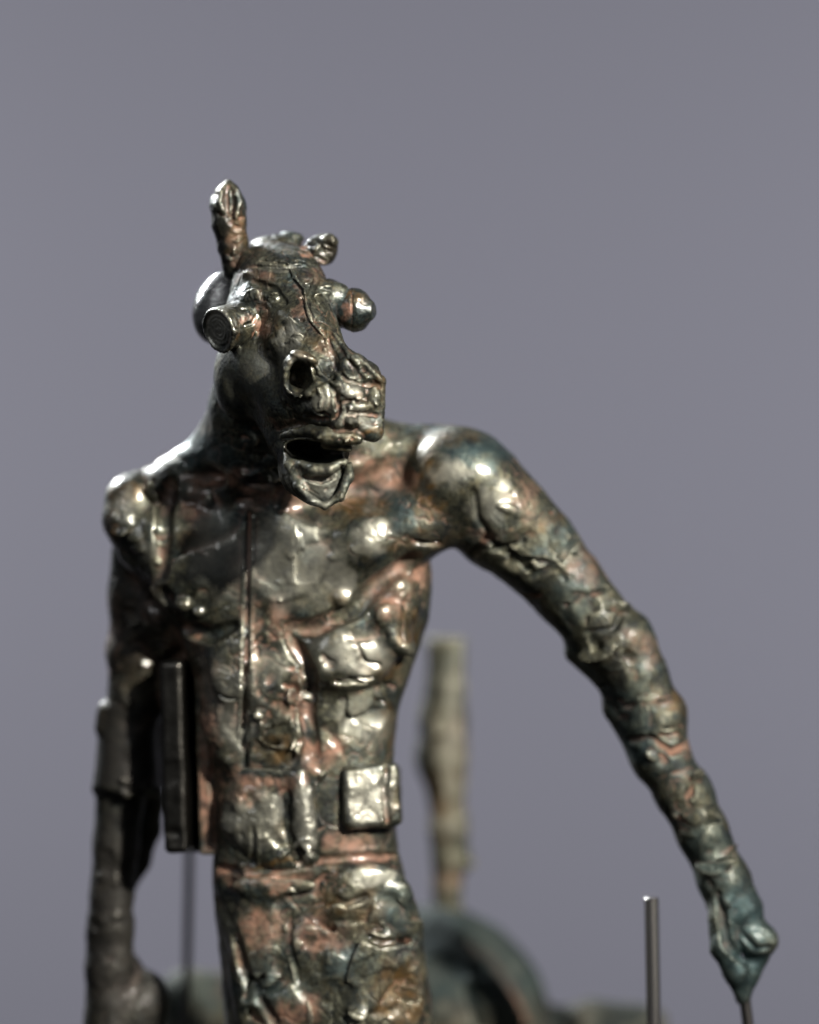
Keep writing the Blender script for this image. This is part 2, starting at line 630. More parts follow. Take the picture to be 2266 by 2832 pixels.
    br = math_('MULTIPLY', attr('bare_sheen').outputs['Fac'], math_('ADD', math_('MULTIPLY', n2.outputs[0], 1.0), 0.25), True)  # pale spots: sheen painted at highlights, raw metal on the eye disc
    col = mixc(br, col, (0.185, 0.180, 0.150))
    pol = attr('polish').outputs['Fac']
    L.new(col, B.inputs['Base Color'])
    met = math_('SUBTRACT', 0.80, math_('MULTIPLY', pk, 0.62), True)
    met = math_('SUBTRACT', met, math_('MULTIPLY', am, 0.25), True)
    met = math_('MULTIPLY', met, 1 - 0.35 * dull)
    L.new(met, B.inputs['Metallic'])
    ro = ramp(N, [(0.3, (0.34,) * 3), (0.55, (0.46,) * 3), (0.75, (0.60,) * 3)])
    L.new(n5.outputs[0], ro.inputs[0])
    rg = math_('ADD', ro.outputs[0], math_('MULTIPLY', pk, 0.22))
    rg = math_('SUBTRACT', rg, math_('MULTIPLY', wear, 0.10))
    rg = math_('ADD', rg, math_('MULTIPLY', math_('SUBTRACT', 1.0, pol, True), 0.16))
    rg = math_('ADD', rg, 0.22 * dull)
    rg = math_('ADD', rg, math_('MULTIPLY', rec.outputs[0], 0.15))
    L.new(rg, B.inputs['Roughness'])
    L.new(math_('MULTIPLY', math_('ADD', math_('MULTIPLY', pol, 0.58), 0.06), 1 - dull), B.inputs['Coat Weight'])
    B.inputs['Specular IOR Level'].default_value = 0.5 - 0.35 * dull
    B.inputs['Coat Roughness'].default_value = 0.13
    B.inputs['Coat IOR'].default_value = 1.5
    b1 = N.new('ShaderNodeBump')
    b1.inputs['Strength'].default_value = 0.22 * bump
    b1.inputs['Distance'].default_value = 0.0006
    L.new(n2.outputs[0], b1.inputs['Height'])
    b3 = N.new('ShaderNodeBump')
    b3.inputs['Strength'].default_value = 0.3 * bump
    b3.inputs['Distance'].default_value = 0.0004
    L.new(n5.outputs[0], b3.inputs['Height'])
    L.new(b1.outputs[0], b3.inputs['Normal'])
    b2 = N.new('ShaderNodeBump')
    b2.inputs['Strength'].default_value = 0.15 * bump
    b2.inputs['Distance'].default_value = 0.0003
    L.new(n6.outputs[0], b2.inputs['Height'])
    L.new(b3.outputs[0], b2.inputs['Normal'])
    L.new(b2.outputs[0], B.inputs['Normal'])
    L.new(b2.outputs[0], B.inputs['Coat Normal'])
    return m

BRONZE = bronze_material('patinated_bronze', 0.7)
BRONZE_DULL = bronze_material('dull_bronze', 0.6, 1.0)
BRONZE_HEAD = bronze_material('patinated_bronze_fine', 1.3)

def metal(name, col, rough, scale=(40, 40, 40), streak=0.15, bump=0.15):
    m = bpy.data.materials.new(name)
    nt, N, L, B = nodes(m)
    tc = N.new('ShaderNodeTexCoord')
    mp = N.new('ShaderNodeMapping')
    mp.inputs['Scale'].default_value = scale
    L.new(tc.outputs['Object'], mp.inputs[0])
    t = N.new('ShaderNodeTexNoise')
    t.inputs['Scale'].default_value = 20
    t.inputs['Detail'].default_value = 4
    L.new(mp.outputs[0], t.inputs['Vector'])
    r = ramp(N, [(0.3, tuple(c * (1 - streak) for c in col)), (0.7, tuple(min(1, c * (1 + streak)) for c in col))])
    L.new(t.outputs[0], r.inputs[0])
    L.new(r.outputs[0], B.inputs['Base Color'])
    B.inputs['Metallic'].default_value = 1
    B.inputs['Roughness'].default_value = rough
    b = N.new('ShaderNodeBump')
    b.inputs['Strength'].default_value = bump
    b.inputs['Distance'].default_value = 0.0003
    L.new(t.outputs[0], b.inputs['Height'])
    L.new(b.outputs[0], B.inputs['Normal'])
    return m

STEEL = metal('drawn_steel', (0.36, 0.34, 0.32), 0.27, (60, 60, 3))
DARK_WIRE = metal('dark_wire', (0.045, 0.042, 0.04), 0.45, (60, 60, 3))

# ------------------------------------------------------------------ setting: grey backdrop
def build_backdrop():
    m = bpy.data.materials.new('grey_backdrop_paper')
    nt, N, L, B = nodes(m)
    t = N.new('ShaderNodeTexNoise')
    t.inputs['Scale'].default_value = 3
    t.inputs['Detail'].default_value = 6
    r = ramp(N, [(0.3, (0.300, 0.299, 0.351)), (0.7, (0.312, 0.311, 0.363))])
    L.new(t.outputs[0], r.inputs[0])
    L.new(r.outputs[0], B.inputs['Base Color'])
    B.inputs['Roughness'].default_value = 0.9
    B.inputs['Specular IOR Level'].default_value = 0.1
    prof = [(1.9, 2.2), (1.9, 1.0), (1.9, 0.0), (1.9, -1.0), (1.9, -2.0)]
    vs_, fs = [], []
    for y, z in prof:
        vs_ += [(-2.2, y, z), (2.2, y, z)]
    for i in range(len(prof) - 1):
        fs.append((2 * i, 2 * i + 1, 2 * i + 3, 2 * i + 2))
    me = bpy.data.meshes.new('backdrop')
    me.from_pydata(vs_, [], fs)
    for p_ in me.polygons:
        p_.use_smooth = True
    me.materials.append(m)
    o = bpy.data.objects.new('backdrop', me)
    sc.collection.objects.link(o)
    o["kind"] = "structure"
    o["label"] = "plain violet-grey studio backdrop behind the figurine"
build_backdrop()

# ------------------------------------------------------------------ body: neck, torso, arms, one continuous cast
def build_body():
    c = Clay(200, 2200, 960, 3060, -120, 620, 4.0)
    c.loft([(1290, 560, 900, 200, 110), (1360, 470, 1060, 195, 135), (1450, 430, 1160, 190, 150), (1560, 440, 1195, 190, 160),
            (1700, 475, 1192, 195, 170), (1800, 510, 1160, 195, 165), (1944, 565, 1108, 190, 150), (2050, 585, 1092, 185, 142),
            (2200, 592, 1085, 185, 140), (2350, 590, 1100, 190, 142), (2440, 586, 1125, 195, 150), (2600, 605, 1172, 210, 170),
            (2832, 625, 1202, 225, 190), (3100, 635, 1215, 230, 200)])
    # neck and trapezius
    c.chain([(735, 1400, 200, 150), (715, 1240, 130, 150), (715, 1120, 60, 128), (735, 980, 10, 110)], k=50)
    c.chain([(640, 1240, 170, 110), (520, 1320, 190, 70), (400, 1360, 210, 62)], k=50)
    c.chain([(840, 1190, 150, 100), (1010, 1235, 170, 82), (1200, 1255, 180, 75), (1290, 1270, 170, 80)], k=40)
    c.ell(1080, 1340, 190, (190, 100, 110), k=30)
    c.ell(450, 1640, 250, (80, 90, 190), k=30)
    c.ell(500, 1840, 330, (70, 90, 170), k=30)
    # clavicle ridges
    c.chain([(770, 1370, 74, 24), (950, 1300, 82, 22), (1130, 1225, 125, 20)], k=36)
    c.chain([(640, 1390, 78, 22), (540, 1365, 105, 20), (440, 1335, 160, 22)], k=34)
    c.ell(905, 1290, 60, (70, 40, 26), (0, 25, 0), k=25, op='s')
    c.ell(590, 1320, 60, (55, 40, 24), k=25, op='s')
    c.ell(690, 1335, 45, (30, 34, 22), k=14, op='s')
    # pectorals
    c.chain([(890, 1520, 95, 100), (1010, 1500, 95, 98), (1140, 1450, 110, 92), (1290, 1400, 140, 100)], k=40)
    c.ell(930, 1590, 95, (110, 62, 95), (0, 35, 0), k=35)
    c.chain([(820, 1500, 95, 80), (850, 1630, 100, 75)], k=40)
    c.ell(530, 1520, 135, (150, 96, 110), (0, -8, 0), k=70)
    c.chain([(500, 1510, 130, 80), (420, 1470, 150, 74)], k=50)
    c.ell(545, 1610, 95, (115, 70, 115), (0, -12, 0), k=40)
    # right arm
    arm = [(1280, 1335, 170, 150), (1390, 1440, 180, 140), (1480, 1520, 185, 120), (1572, 1627, 185, 104), (1634, 1700, 185, 96),
           (1698, 1785, 185, 100), (1755, 1870, 185, 90), (1803, 2010, 180, 86), (1824, 2085, 180, 81), (1893, 2200, 175, 75),
           (1945, 2305, 170, 69), (2000, 2430, 165, 70), (2040, 2520, 160, 74)]
    c.chain(arm, k=30)
    # deltoid
    c.ell(1290, 1330, 130, (165, 130, 138), (0, 35, 0), k=30)
    c.ell(1380, 1405, 105, (105, 72, 80), (0, 50, 0), k=40)
    c.ell(1215, 1330, 85, (75, 66, 100), (0, 10, 0), k=50)
    c.line([(1310, 1360), (1320, 1430), (1360, 1490)], 6, k=12, op='s')
    # elbow, under-arm fins and joints
    c.ell(1744, 1764, 180, (58, 70, 62), (0, 50, 0), k=50)
    c.ell(1625, 1820, 190, (36, 50, 36), (0, 20, 0), k=16)
    c.chain([(1600, 1690, 190, 40), (1600, 1800, 190, 36), (1695, 1900, 190, 36), (1708, 1956, 190, 38), (1790, 2125, 185, 30)], k=16)
    c.ell(1828, 1970, 175, (50, 70, 70), (0, 70, 0), k=50)
    c.line([(1735, 2050), (1800, 2040), (1860, 2080), (1920, 2050)], 9, k=8, op='s')
    c.line([(1300, 1540), (1345, 1490), (1420, 1540), (1460, 1570)], 11, k=8, op='s', sink=-2)
    c.line([(1460, 1600), (1540, 1560), (1600, 1480)], 7, k=9, op='s')
    c.line([(1620, 1750), (1700, 1740), (1720, 1690)], 7, k=9, op='s')
    # right hand: fist that closes on a wire
    c.ell(2078, 2590, 150, (74, 62, 58), (0, 35, 0), k=18)
    c.ell(2112, 2600, 150, (40, 50, 36), (0, 10, 0), k=14)
    c.chain([(2010, 2450, 130, 46), (1995, 2540, 110, 34), (2000, 2620, 100, 36), (2035, 2690, 110, 36), (2052, 2755, 130, 20)], k=14)
    c.chain([(2095, 2640, 160, 36), (2065, 2700, 150, 34), (2056, 2760, 140, 20)], k=14)
    c.line([(1985, 2470), (2003, 2560), (2015, 2610), (2062, 2660)], [8, 13, 17, 13], k=8, op='s', sink=2)
    c.line([(2050, 2580), (2090, 2625), (2136, 2618)], 5, k=8, op='s')
    # left shoulder and arm
    c.chain([(366, 1385, 175, 78), (366, 1440, 165, 78), (390, 1530, 170, 54), (418, 1600, 190, 26)], k=24)
    c.line([(470, 1330), (455, 1420), (450, 1510), (440, 1590)], 11, k=26, op='s')
    c.chain([(395, 1480, 270, 84), (392, 1650, 310, 92), (385, 1800, 335, 88), (375, 1950, 350, 84)], k=24)
    c.cyl(P(358, 1940, 355), P(350, 2188, 355), 82, 97, k=14, rnd=18)
    c.chain([(298, 1965, 335, 30), (292, 2010, 335, 30)], k=14)
    c.chain([(268, 2182, 340, 13), (350, 2194, 262, 13), (436, 2186, 340, 13)], k=10)
    c.chain([(335, 2190, 365, 72), (322, 2330, 370, 66), (310, 2480, 370, 62), (306, 2560, 370, 66), (304, 2680, 375, 68), (305, 2900, 380, 80)], k=20)
    c.ell(262, 2575, 360, (24, 30, 34), k=12)
    c.chain([(405, 1900, 400, 70), (405, 2150, 410, 62)], k=16)
    c.chain([(410, 2200, 470, 50), (402, 2290, 480, 48), (375, 2380, 470, 42), (345, 2450, 450, 34)], k=16)
    c.ell(375, 2800, 420, (92, 100, 130), (0, 20, 0), k=24)
    c.ell(372, 2690, 440, (30, 40, 60), (0, -20, 0), k=14)
    # ribs, serratus, abdomen
    for (x, y, a, b, t, an) in [(985, 1800, 130, 92, 40, -30), (1085, 1720, 60, 36, 20, 40), (1120, 1650, 46, 26, 16, 50), 
                                (1110, 1780, 40, 24, 14, 55), (640, 1840, 60, 95, 24, 0),
                                (600, 1960, 55, 80, 20, 10), (760, 1900, 60, 60, 16, 0), (770, 2010, 56, 52, 14, 0), 
                                (640, 2050, 45, 60, 12, 0), (745, 1480, 70, 60, 8, 20), (760, 1600, 60, 70, 14, 0)]:
        c.bump(x, y, a, b, t, an, k=44)
    c.line([(1140, 1545), (1060, 1600), (975, 1690), (870, 1735), (800, 1740)], [16, 13, 12, 12, 8], k=24, op='s', sink=2)
    c.line([(455, 1640), (500, 1735), (590, 1755), (650, 1730)], [10, 14, 12, 6], k=22, op='s')
    c.line([(800, 1760), (860, 1860), (850, 1990), (870, 2090)], 11, k=20, op='s')
    
    c.bump(948, 1654, 22, 20, 8, 0, k=12)
    c.bump(510, 1670, 30, 22, 18, 0, k=8)
    c.bump(550, 1690, 18, 18, 14, 0, k=6)
    # hips
    c.bump(1010, 2470, 110, 80, 26, -10, k=40)
    c.bump(1090, 2560, 70, 90, 14, 10, k=50)
    c.bump(760, 2450, 120, 34, 18, 0, k=16)
    c.bump(700, 2600, 55, 95, 18, 12, k=50)
    c.bump(900, 2640, 90, 50, 12, 35, k=45)
    c.bump(1060, 2760, 90, 120, 14, 0, k=70)
    c.bump(760, 2790, 90, 60, 12, 20, k=50)
    c.line([(600, 2400), (700, 2415), (860, 2385), (980, 2372), (1110, 2368)], 9, k=10, op='s', sink=-2)
    c.line([(905, 2475), (960, 2500), (1010, 2480)], 9, k=6, op='s')
    c.line([(1010, 2590), (1060, 2610), (1120, 2600)], 9, k=8, op='s')
    c.line([(801, 2535), (805, 2610), (828, 2719)], [8, 7, 4], k=4, op='s')
    c.line([(788, 2540), (792, 2620), (818, 2722)], 4, k=3, op='u')
    c.line([(560, 2440), (640, 2560), (680, 2700), (760, 2832)], 8, k=18, op='s')
    # scattered dabs of wax and tool gouges
    c.scatter(14, 430, 1200, 1400, 1760, 34, 80, 4, 3, cut=0.9, k=16)
    c.scatter(50, 580, 1200, 2400, 2832, 30, 80, 7, 33, cut=0.85, k=9)
    c.scatter(34, 690, 850, 1770, 2110, 14, 34, 6, 13, cut=0.7, k=4)
    c.scatter(50, 560, 1110, 1820, 2110, 24, 56, 6, 14, cut=0.85, k=5)
    c.scatter(260, 1380, 2100, 1400, 2560, 18, 58, 7, 4, cut=0.9, k=4)
    c.scatter(60, 1400, 2080, 1420, 2500, 20, 46, 4, 44, cut=0.0, k=4)
    c.scatter(60, 240, 460, 1350, 2832, 12, 38, 5, 5, cut=0.4)
    c.scatter(24, 530, 800, 1120, 1400, 20, 50, 5, 6, cut=0.8)
    # small lines incised by hand
    g = np.random.default_rng(21)
    for _ in range(12):
        x, y = g.uniform(560, 1150), g.uniform(1450, 2800)
        a, l = g.uniform(0, 6.28), g.uniform(30, 90)
        c.line([(x, y), (x + l * math.cos(a), y + l * math.sin(a))], g.uniform(2.5, 4.5), k=3, op='s', sink=-1)
    # the seam down the breastbone
    c.line([(690, 1420), (688, 1520), (684, 1740), (680, 1860)], [6, 7, 8, 9], k=3, op='s', sink=0)
    c.line([(680, 1850), (678, 1960), (678, 2120)], [9, 11, 11], k=3, op='s', sink=8)
    c.line([(702, 1430), (699, 1560), (694, 1740), (698, 1900), (696, 2090)], 5, k=3, op='u', sink=2)
    c.line([(676, 1430), (674, 1560), (670, 1740), (664, 1900), (662, 2090)], 4, k=3, op='u', sink=2)
    pink = [(600, 1325, 80, 36, 1), (760, 1375, 90, 30, 1), (700, 1350, 50, 20, .9), (1040, 1300, 80, 40, .9), (1110, 1330, 40, 50, .9), (535, 1410, 45, 50, .7),
            (1130, 1590, 70, 45, 1), (1080, 1660, 50, 50, .9), (770, 1700, 35, 60, .8), (900, 2085, 70, 34, 1), (970, 2345, 80, 50, .9), (700, 2150, 60, 26, .8),
            (640, 2420, 70, 30, .9), (760, 2425, 90, 26, .9), (720, 2560, 60, 60, .8), (880, 2590, 80, 46, .8), (810, 2800, 80, 40, .8), (560, 2080, 40, 260, .9),
            (320, 1760, 24, 120, .6), (420, 1700, 40, 30, .5), (1780, 1800, 46, 50, .5), (1620, 1570, 40, 50, .6), (1360, 1480, 60, 20, .7), (1450, 1380, 34, 50, .6),
            (500, 1790, 40, 60, .8), (690, 1720, 16, 160, .6), (380, 2000, 50, 20, .7), (1900, 2070, 24, 18, .7), (820, 1930, 26, 70, .6)]
    amber = [(980, 1400, 90, 30, 1), (350, 1365, 50, 40, 1), (310, 1440, 30, 50, .7), (1180, 1330, 40, 110, 1), (1260, 1220, 80, 26, .7), (1060, 1850, 60, 40, 1), (1130, 1740, 30, 50, .8),
             (780, 2070, 60, 40, .9), (1110, 2750, 70, 90, 1), (930, 2500, 60, 50, .6), (1020, 2520, 60, 60, .5), (680, 2680, 60, 60, .6), (940, 1680, 30, 30, .7), (560, 1500, 40, 60, .5), (350, 2080, 110, 140, .4), (310, 2550, 90, 280, .25), (390, 1760, 100, 170, .5), (1180, 1500, 120, 30, .6),  # left-arm spots: brown tone that also stands in for torso shade
             (1080, 2010, 40, 60, .5), (1880, 1930, 24, 60, .6), (1500, 1450, 50, 26, .5), (760, 2400, 70, 14, .8)]
    bare_sheen = [(980, 1815, 100, 60, .8), (800, 1560, 150, 110, .55), (600, 1530, 70, 110, .5), (660, 1950, 80, 120, .4), (1000, 2000, 70, 70, .4), (1020, 1480, 46, 60, .8), (945, 1590, 36, 50, .8), (1240, 1310, 60, 40, .8), (1365, 1400, 50, 60, .7), (640, 1500, 50, 50, .5), (770, 1640, 60, 60, .5),  # mostly sheen painted into the colour where the torso catches light
            (590, 1890, 40, 70, .5), (1040, 2425, 60, 26, .8), (340, 1400, 40, 40, .6), (400, 1530, 30, 40, .5), (250, 1, 1, 1, 0), (760, 1850, 40, 40, .4), (900, 1790, 30, 30, .3)]
    polish = [(760, 1650, 480, 480, 1), (1290, 1340, 150, 150, 1), (360, 1430, 80, 150, 1), (850, 2400, 300, 200, .9), (900, 2700, 300, 200, .6), (700, 1200, 200, 200, .5)]
    return finish('body', c, BRONZE, bare_sheen=bare_sheen, polish=polish, amp=(4.5, 1.3, 0.3), plates=1.5, plate_size=92, crease=2.4, sm=2, seed=11,
                  shade_and_dark=[(345, 2080, 140, 180, 1.1), (310, 2550, 150, 420, 1.1), (380, 2780, 120, 120, 1), (390, 1760, 110, 190, .7), (420, 2250, 50, 120, .3), (1700, 1900, 40, 200, .4), (1180, 1500, 120, 40, .4)],  # left arm, armpit and under-arm darkened in colour to stand in for shade
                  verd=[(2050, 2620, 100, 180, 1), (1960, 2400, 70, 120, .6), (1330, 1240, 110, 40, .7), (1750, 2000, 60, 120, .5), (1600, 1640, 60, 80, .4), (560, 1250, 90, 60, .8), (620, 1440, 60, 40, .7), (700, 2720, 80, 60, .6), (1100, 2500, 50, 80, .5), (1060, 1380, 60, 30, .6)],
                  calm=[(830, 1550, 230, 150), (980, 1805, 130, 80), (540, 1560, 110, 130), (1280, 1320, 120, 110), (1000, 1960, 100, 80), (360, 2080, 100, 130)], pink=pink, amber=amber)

body = build_body()

# ------------------------------------------------------------------ head
def build_head():
    c = Clay(520, 1100, 600, 1440, -470, 200, 2.6)
    # skull, face, cheek
    c.ell(770, 800, -40, (128, 140, 118), k=20)
    c.ell(765, 725, -10, (112, 90, 50), k=25)
    c.ell(690, 1030, -70, (98, 105, 140), (0, 8, 0), k=30)
    c.chain([(800, 800, -90, 100), (840, 930, -190, 96), (880, 1030, -250, 92), (915, 1100, -275, 92)], k=34)
    c.chain([(700, 880, -90, 80), (740, 1020, -140, 78), (800, 1120, -200, 76)], k=40)
    # muzzle
    c.ell(945, 1110, -300, (102, 92, 96), (0, 20, 0), k=20)
    c.ell(1005, 1045, -305, (50, 52, 44), (0, -20, 0), k=16)
    c.box(985, 1122, -325, (70, 58, 88), 22, (0, 3, 16), k=14)
    c.chain([(985, 1175, -368, 34), (1030, 1196, -352, 26)], k=12)
    # jaw and throat
    c.chain([(730, 1105, -115, 54), (802, 1216, -185, 54), (852, 1300, -240, 72), (885, 1320, -270, 78)], k=26)
    c.ell(874, 1240, -195, (92, 100, 84), k=20)
    c.ell(882, 1312, -290, (90, 92, 82), (0, 30, 0), k=14)
    c.ell(895, 1365, -320, (44, 46, 36), (0, 10, 0), k=16)
    c.chain([(790, 1225, -285, 9), (798, 1282, -330, 10), (826, 1345, -368, 11), (864, 1384, -386, 11), (898, 1400, -388, 9), (940, 1374, -384, 12), (965, 1318, -368, 11), (966, 1268, -345, 9)], k=14)
    # brow and bridge
    c.chain([(700, 840, -150, 46), (775, 850, -182, 38)], k=24)
    c.chain([(840, 800, -165, 34), (930, 825, -130, 44)], k=26)
    c.chain([(800, 735, -80, 30), (840, 800, -170, 28), (860, 880, -240, 28), (910, 950, -290, 28), (975, 1010, -330, 30), (1015, 1028, -335, 24)], k=24)
    c.ell(800, 955, -240, (56, 34, 46), (0, 20, 0), k=24)
    c.ell(905, 905, -190, (30, 26, 56), (0, -25, 0), k=24, op='s')
    # flare of the near nostril and the undercut below it
    c.chain([(815, 1090, -285, 36), (850, 1125, -318, 30), (900, 1135, -345, 28)], k=12)
    c.line([(775, 1085), (800, 1130), (850, 1160), (905, 1160)], [6, 9, 9, 6], k=8, op='s', sink=1)
    # mouth
    c.ell(888, 1249, -390, (104, 150, 33), (0, 5, 0), k=7, op='s')
    c.ell(850, 1247, -330, (70, 170, 28), (0, 12, 0), k=7, op='s')
    c.ell(896, 1336, -410, (60, 34, 44), (0, 16, 0), k=7, op='s')
    # upper lip ledge
    c.chain([(782, 1206, -296, 9), (820, 1196, -335, 12), (860, 1192, -360, 17), (905, 1206, -384, 24), (988, 1214, -388, 17)], k=6)
    c.chain([(900, 1230, -366, 12), (965, 1240, -366, 9)], k=4)
    c.line([(985, 1186), (930, 1192), (885, 1172)], 7, k=6, op='s')
    c.bump(972, 1213, 7, 5, 5, 0, k=2, op='s')
    # tongue and inner lip
    c.chain([(834, 1284, -360, 11), (866, 1299, -384, 14), (912, 1299, -388, 13), (954, 1278, -370, 10)], k=4)
    c.chain([(846, 1320, -376, 9), (888, 1327, -374, 12), (932, 1317, -376, 8)], k=3, op='s')
    c.line([(945, 1290), (950, 1312)], 5, k=3, op='s')
    # nostril: a flared, ragged lip open to the lower right
    y0 = c.surf(828, 1040)
    c.ell(826, 1046, y0 + 4, (50, 38, 68), (0, -10, 0), k=16)
    ring = []
    for i in range(17):
        a = 2 * math.pi * i / 16
        wob = 1 + 0.07 * math.sin(3 * a + 1) + 0.05 * math.sin(5 * a)
        px, py = 830 + 41 * wob * math.sin(a), 1042 - 55 * wob * math.cos(a)
        ring.append((px, py, (c.surf(px, py) or y0) - 4, 6.0 + 3.5 * max(0, math.cos(a)) + 1.2 * math.sin(4 * a)))
    c.chain(ring[8:] + ring[:3], k=5)
    c.ell(840, 1042, y0 - 40, (28, 130, 43), (8, -14, 20), k=4, op='s')
    c.ell(822, 1060, y0 - 40, (22, 60, 34), (0, -6, 0), k=4, op='s')
    c.ell(842, 989, y0 - 22, (40, 22, 15), (0, 18, 0), k=7)
    c.chain([(872, 1006, y0 - 16, 7), (886, 1034, y0 - 20, 6), (912, 1052, y0 - 30, 5)], k=4)
    c.chain([(858, 1088, y0 - 26, 16), (880, 1062, y0 - 26, 12)], k=6)
    # muzzle: pressed scraps of wax
    c.line([(965, 1000), (1010, 1062), (1045, 1060)], 8, k=8, op='s')
    c.line([(985, 985), (1030, 1030), (1050, 1050)], 7, k=6, op='u')
    c.line([(930, 1012), (960, 1055), (1050, 1070)], 6, k=5, op='s')
    c.line([(870, 1080), (920, 1062), (960, 1068)], 8, k=6, op='u', sink=2)
    c.line([(858, 1100), (870, 1130), (905, 1150)], 6, k=6, op='s')
    c.line([(940, 1118), (985, 1098), (1030, 1104)], 5, k=7, op='s')
    c.line([(960, 1175), (990, 1140), (1048, 1150)], 5, k=7, op='s')
    c.line([(905, 1060), (935, 1095), (930, 1130)], 6, k=5, op='s')
    c.line([(915, 1170), (940, 1140), (930, 1100)], 6, k=5, op='s')
    c.bump(975, 1085, 36, 18, 12, 10, k=5)
    c.bump(995, 1124, 36, 13, 10, 0, k=5)
    c.bump(965, 1167, 42, 17, 12, 5, k=5)
    c.bump(1035, 1100, 18, 34, 12, 0, k=6)
    c.bump(885, 1105, 26, 34, 8, 20, k=6)
    c.line([(880, 1075), (890, 1100), (885, 1125)], 4, k=4)
    # weld bead down the face
    w1 = [(796, 728), (815, 770), (841, 800), (848, 850), (862, 890), (898, 930), (915, 975), (934, 1014)]
    c.line(w1, [4, 6, 7, 7, 6, 6, 5, 4], k=3, op='u', sink=-1)
    c.line([(x + 7, y - 2) for x, y in w1], 3.4, k=3, op='s')
    c.line([(x - 6, y + 3) for x, y in w1], 3.0, k=3, op='s')
    c.line([(905, 940), (922, 990), (930, 1025)], 8, k=4, op='s')
    c.line([(925, 925), (960, 975), (990, 1005)], 7, k=5, op='u')
    # poll and band
    c.chain([(690, 712, -60, 14), (770, 718, -72, 15), (850, 714, -66, 14)], k=14)
    c.ell(765, 676, 40, (72, 60, 28), (0, -4, 0), k=14)
    c.ell(810, 655, 44, (34, 40, 16), (0, 12, 0), k=8)
    c.ell(708, 680, 30, (17, 20, 15), k=6)
    c.chain([(845, 705, -20, 24), (870, 690, -10, 28)], k=10)
    c.line([(690, 735), (770, 740), (850, 736)], 4, k=6, op='s')
    c.line([(700, 780), (760, 800), (790, 840)], 5, k=12, op='s')
    c.line([(880, 760), (860, 820), (890, 860)], 5, k=10, op='s')
    c.scatter(40, 640, 960, 690, 980, 8, 24, 4, 8, cut=0.4, k=7)
    c.scatter(30, 860, 1050, 1000, 1230, 5, 14, 4, 9, cut=0.45, k=3)
    c.scatter(14, 780, 970, 1340, 1400, 6, 14, 3, 10, cut=0.4, k=3)
    pink = [(720, 860, 14, 50, .6), (735, 905, 20, 26, .8), (700, 770, 46, 26, .5), (650, 715, 30, 24, .8), (860, 690, 34, 18, .9), (905, 735, 24, 14, .9), (825, 830, 16, 50, .6), (905, 965, 26, 26, .5),
            (970, 1100, 46, 8, .8), (955, 860, 12, 36, .8), (770, 1170, 36, 12, .6), (870, 770, 50, 30, .25)]
    amber = [(890, 925, 40, 20, .9), (836, 990, 34, 16, 1), (760, 900, 30, 20, .6), (1035, 1195, 26, 14, 1), (1050, 1060, 14, 50, .8), (900, 1235, 60, 14, .5), (970, 1215, 26, 14, .5)]
    bare_sheen = [(965, 1080, 46, 20, .7), (1000, 1145, 40, 30, .6), (960, 1165, 36, 16, .5), (800, 930, 40, 26, .7), (800, 980, 40, 40, .4), (895, 1345, 50, 50, .5), (880, 1105, 30, 30, .5), (770, 745, 80, 14, .3), (690, 1040, 60, 80, .25)]  # sheen on muzzle, cheek and jaw painted as paler colour
    polish = [(838, 990, 40, 24, 1), (1020, 1200, 40, 30, 1), (960, 1110, 80, 80, .6), (800, 850, 300, 200, .35), (820, 1150, 200, 260, .35)]
    return finish('head', c, BRONZE_HEAD, bare_sheen=bare_sheen, polish=polish, amp=(2.4, 1.3, 0.7), freq=(80, 30, 11), plates=1.3, plate_size=56, crease=1.8, sm=1, seed=31, pink=pink, amber=amber,
                  calm=[(655, 1060, 70, 110), (880, 1250, 60, 30), (740, 1050, 60, 100)])

head = build_head()

def build_ear():
    c = Clay(560, 720, 470, 780, -140, 120, 2.6)
    c.chain([(655, 745, -10, 40), (645, 680, -22, 42), (634, 615, -32, 47), (631, 570, -36, 49), (632, 535, -38, 34), (633, 506, -38, 10)], k=10)
    c.chain([(632, 515, -66, 9), (634, 545, -82, 22), (636, 580, -84, 23), (640, 612, -82, 10)], k=5, op='s')
    c.line([(612, 530), (608, 560), (622, 600)], 6, k=5)
    c.line([(655, 525), (664, 560), (655, 600)], 6, k=5)
    c.line([(636, 530), (637, 560), (638, 590)], 4, k=3)
    c.line([(600, 590), (650, 605), (680, 602)], 4, k=4, op='s')
    c.scatter(22, 590, 680, 500, 740, 6, 16, 5, 77, k=4)
    finish('ear', c, BRONZE_HEAD, parent=head, amp=(2.4, 1.3, .6), freq=(50, 24, 11), plates=1.0, plate_size=44, crease=1.2, seed=41, polish=0.5,
           pink=[(652, 650, 16, 60, .5), (640, 560, 8, 26, .7), (660, 720, 26, 20, .9)], amber=[(650, 640, 26, 60, 1)], shade_and_dark=[(610, 640, 30, 90, .7), (640, 690, 40, 40, .4)])

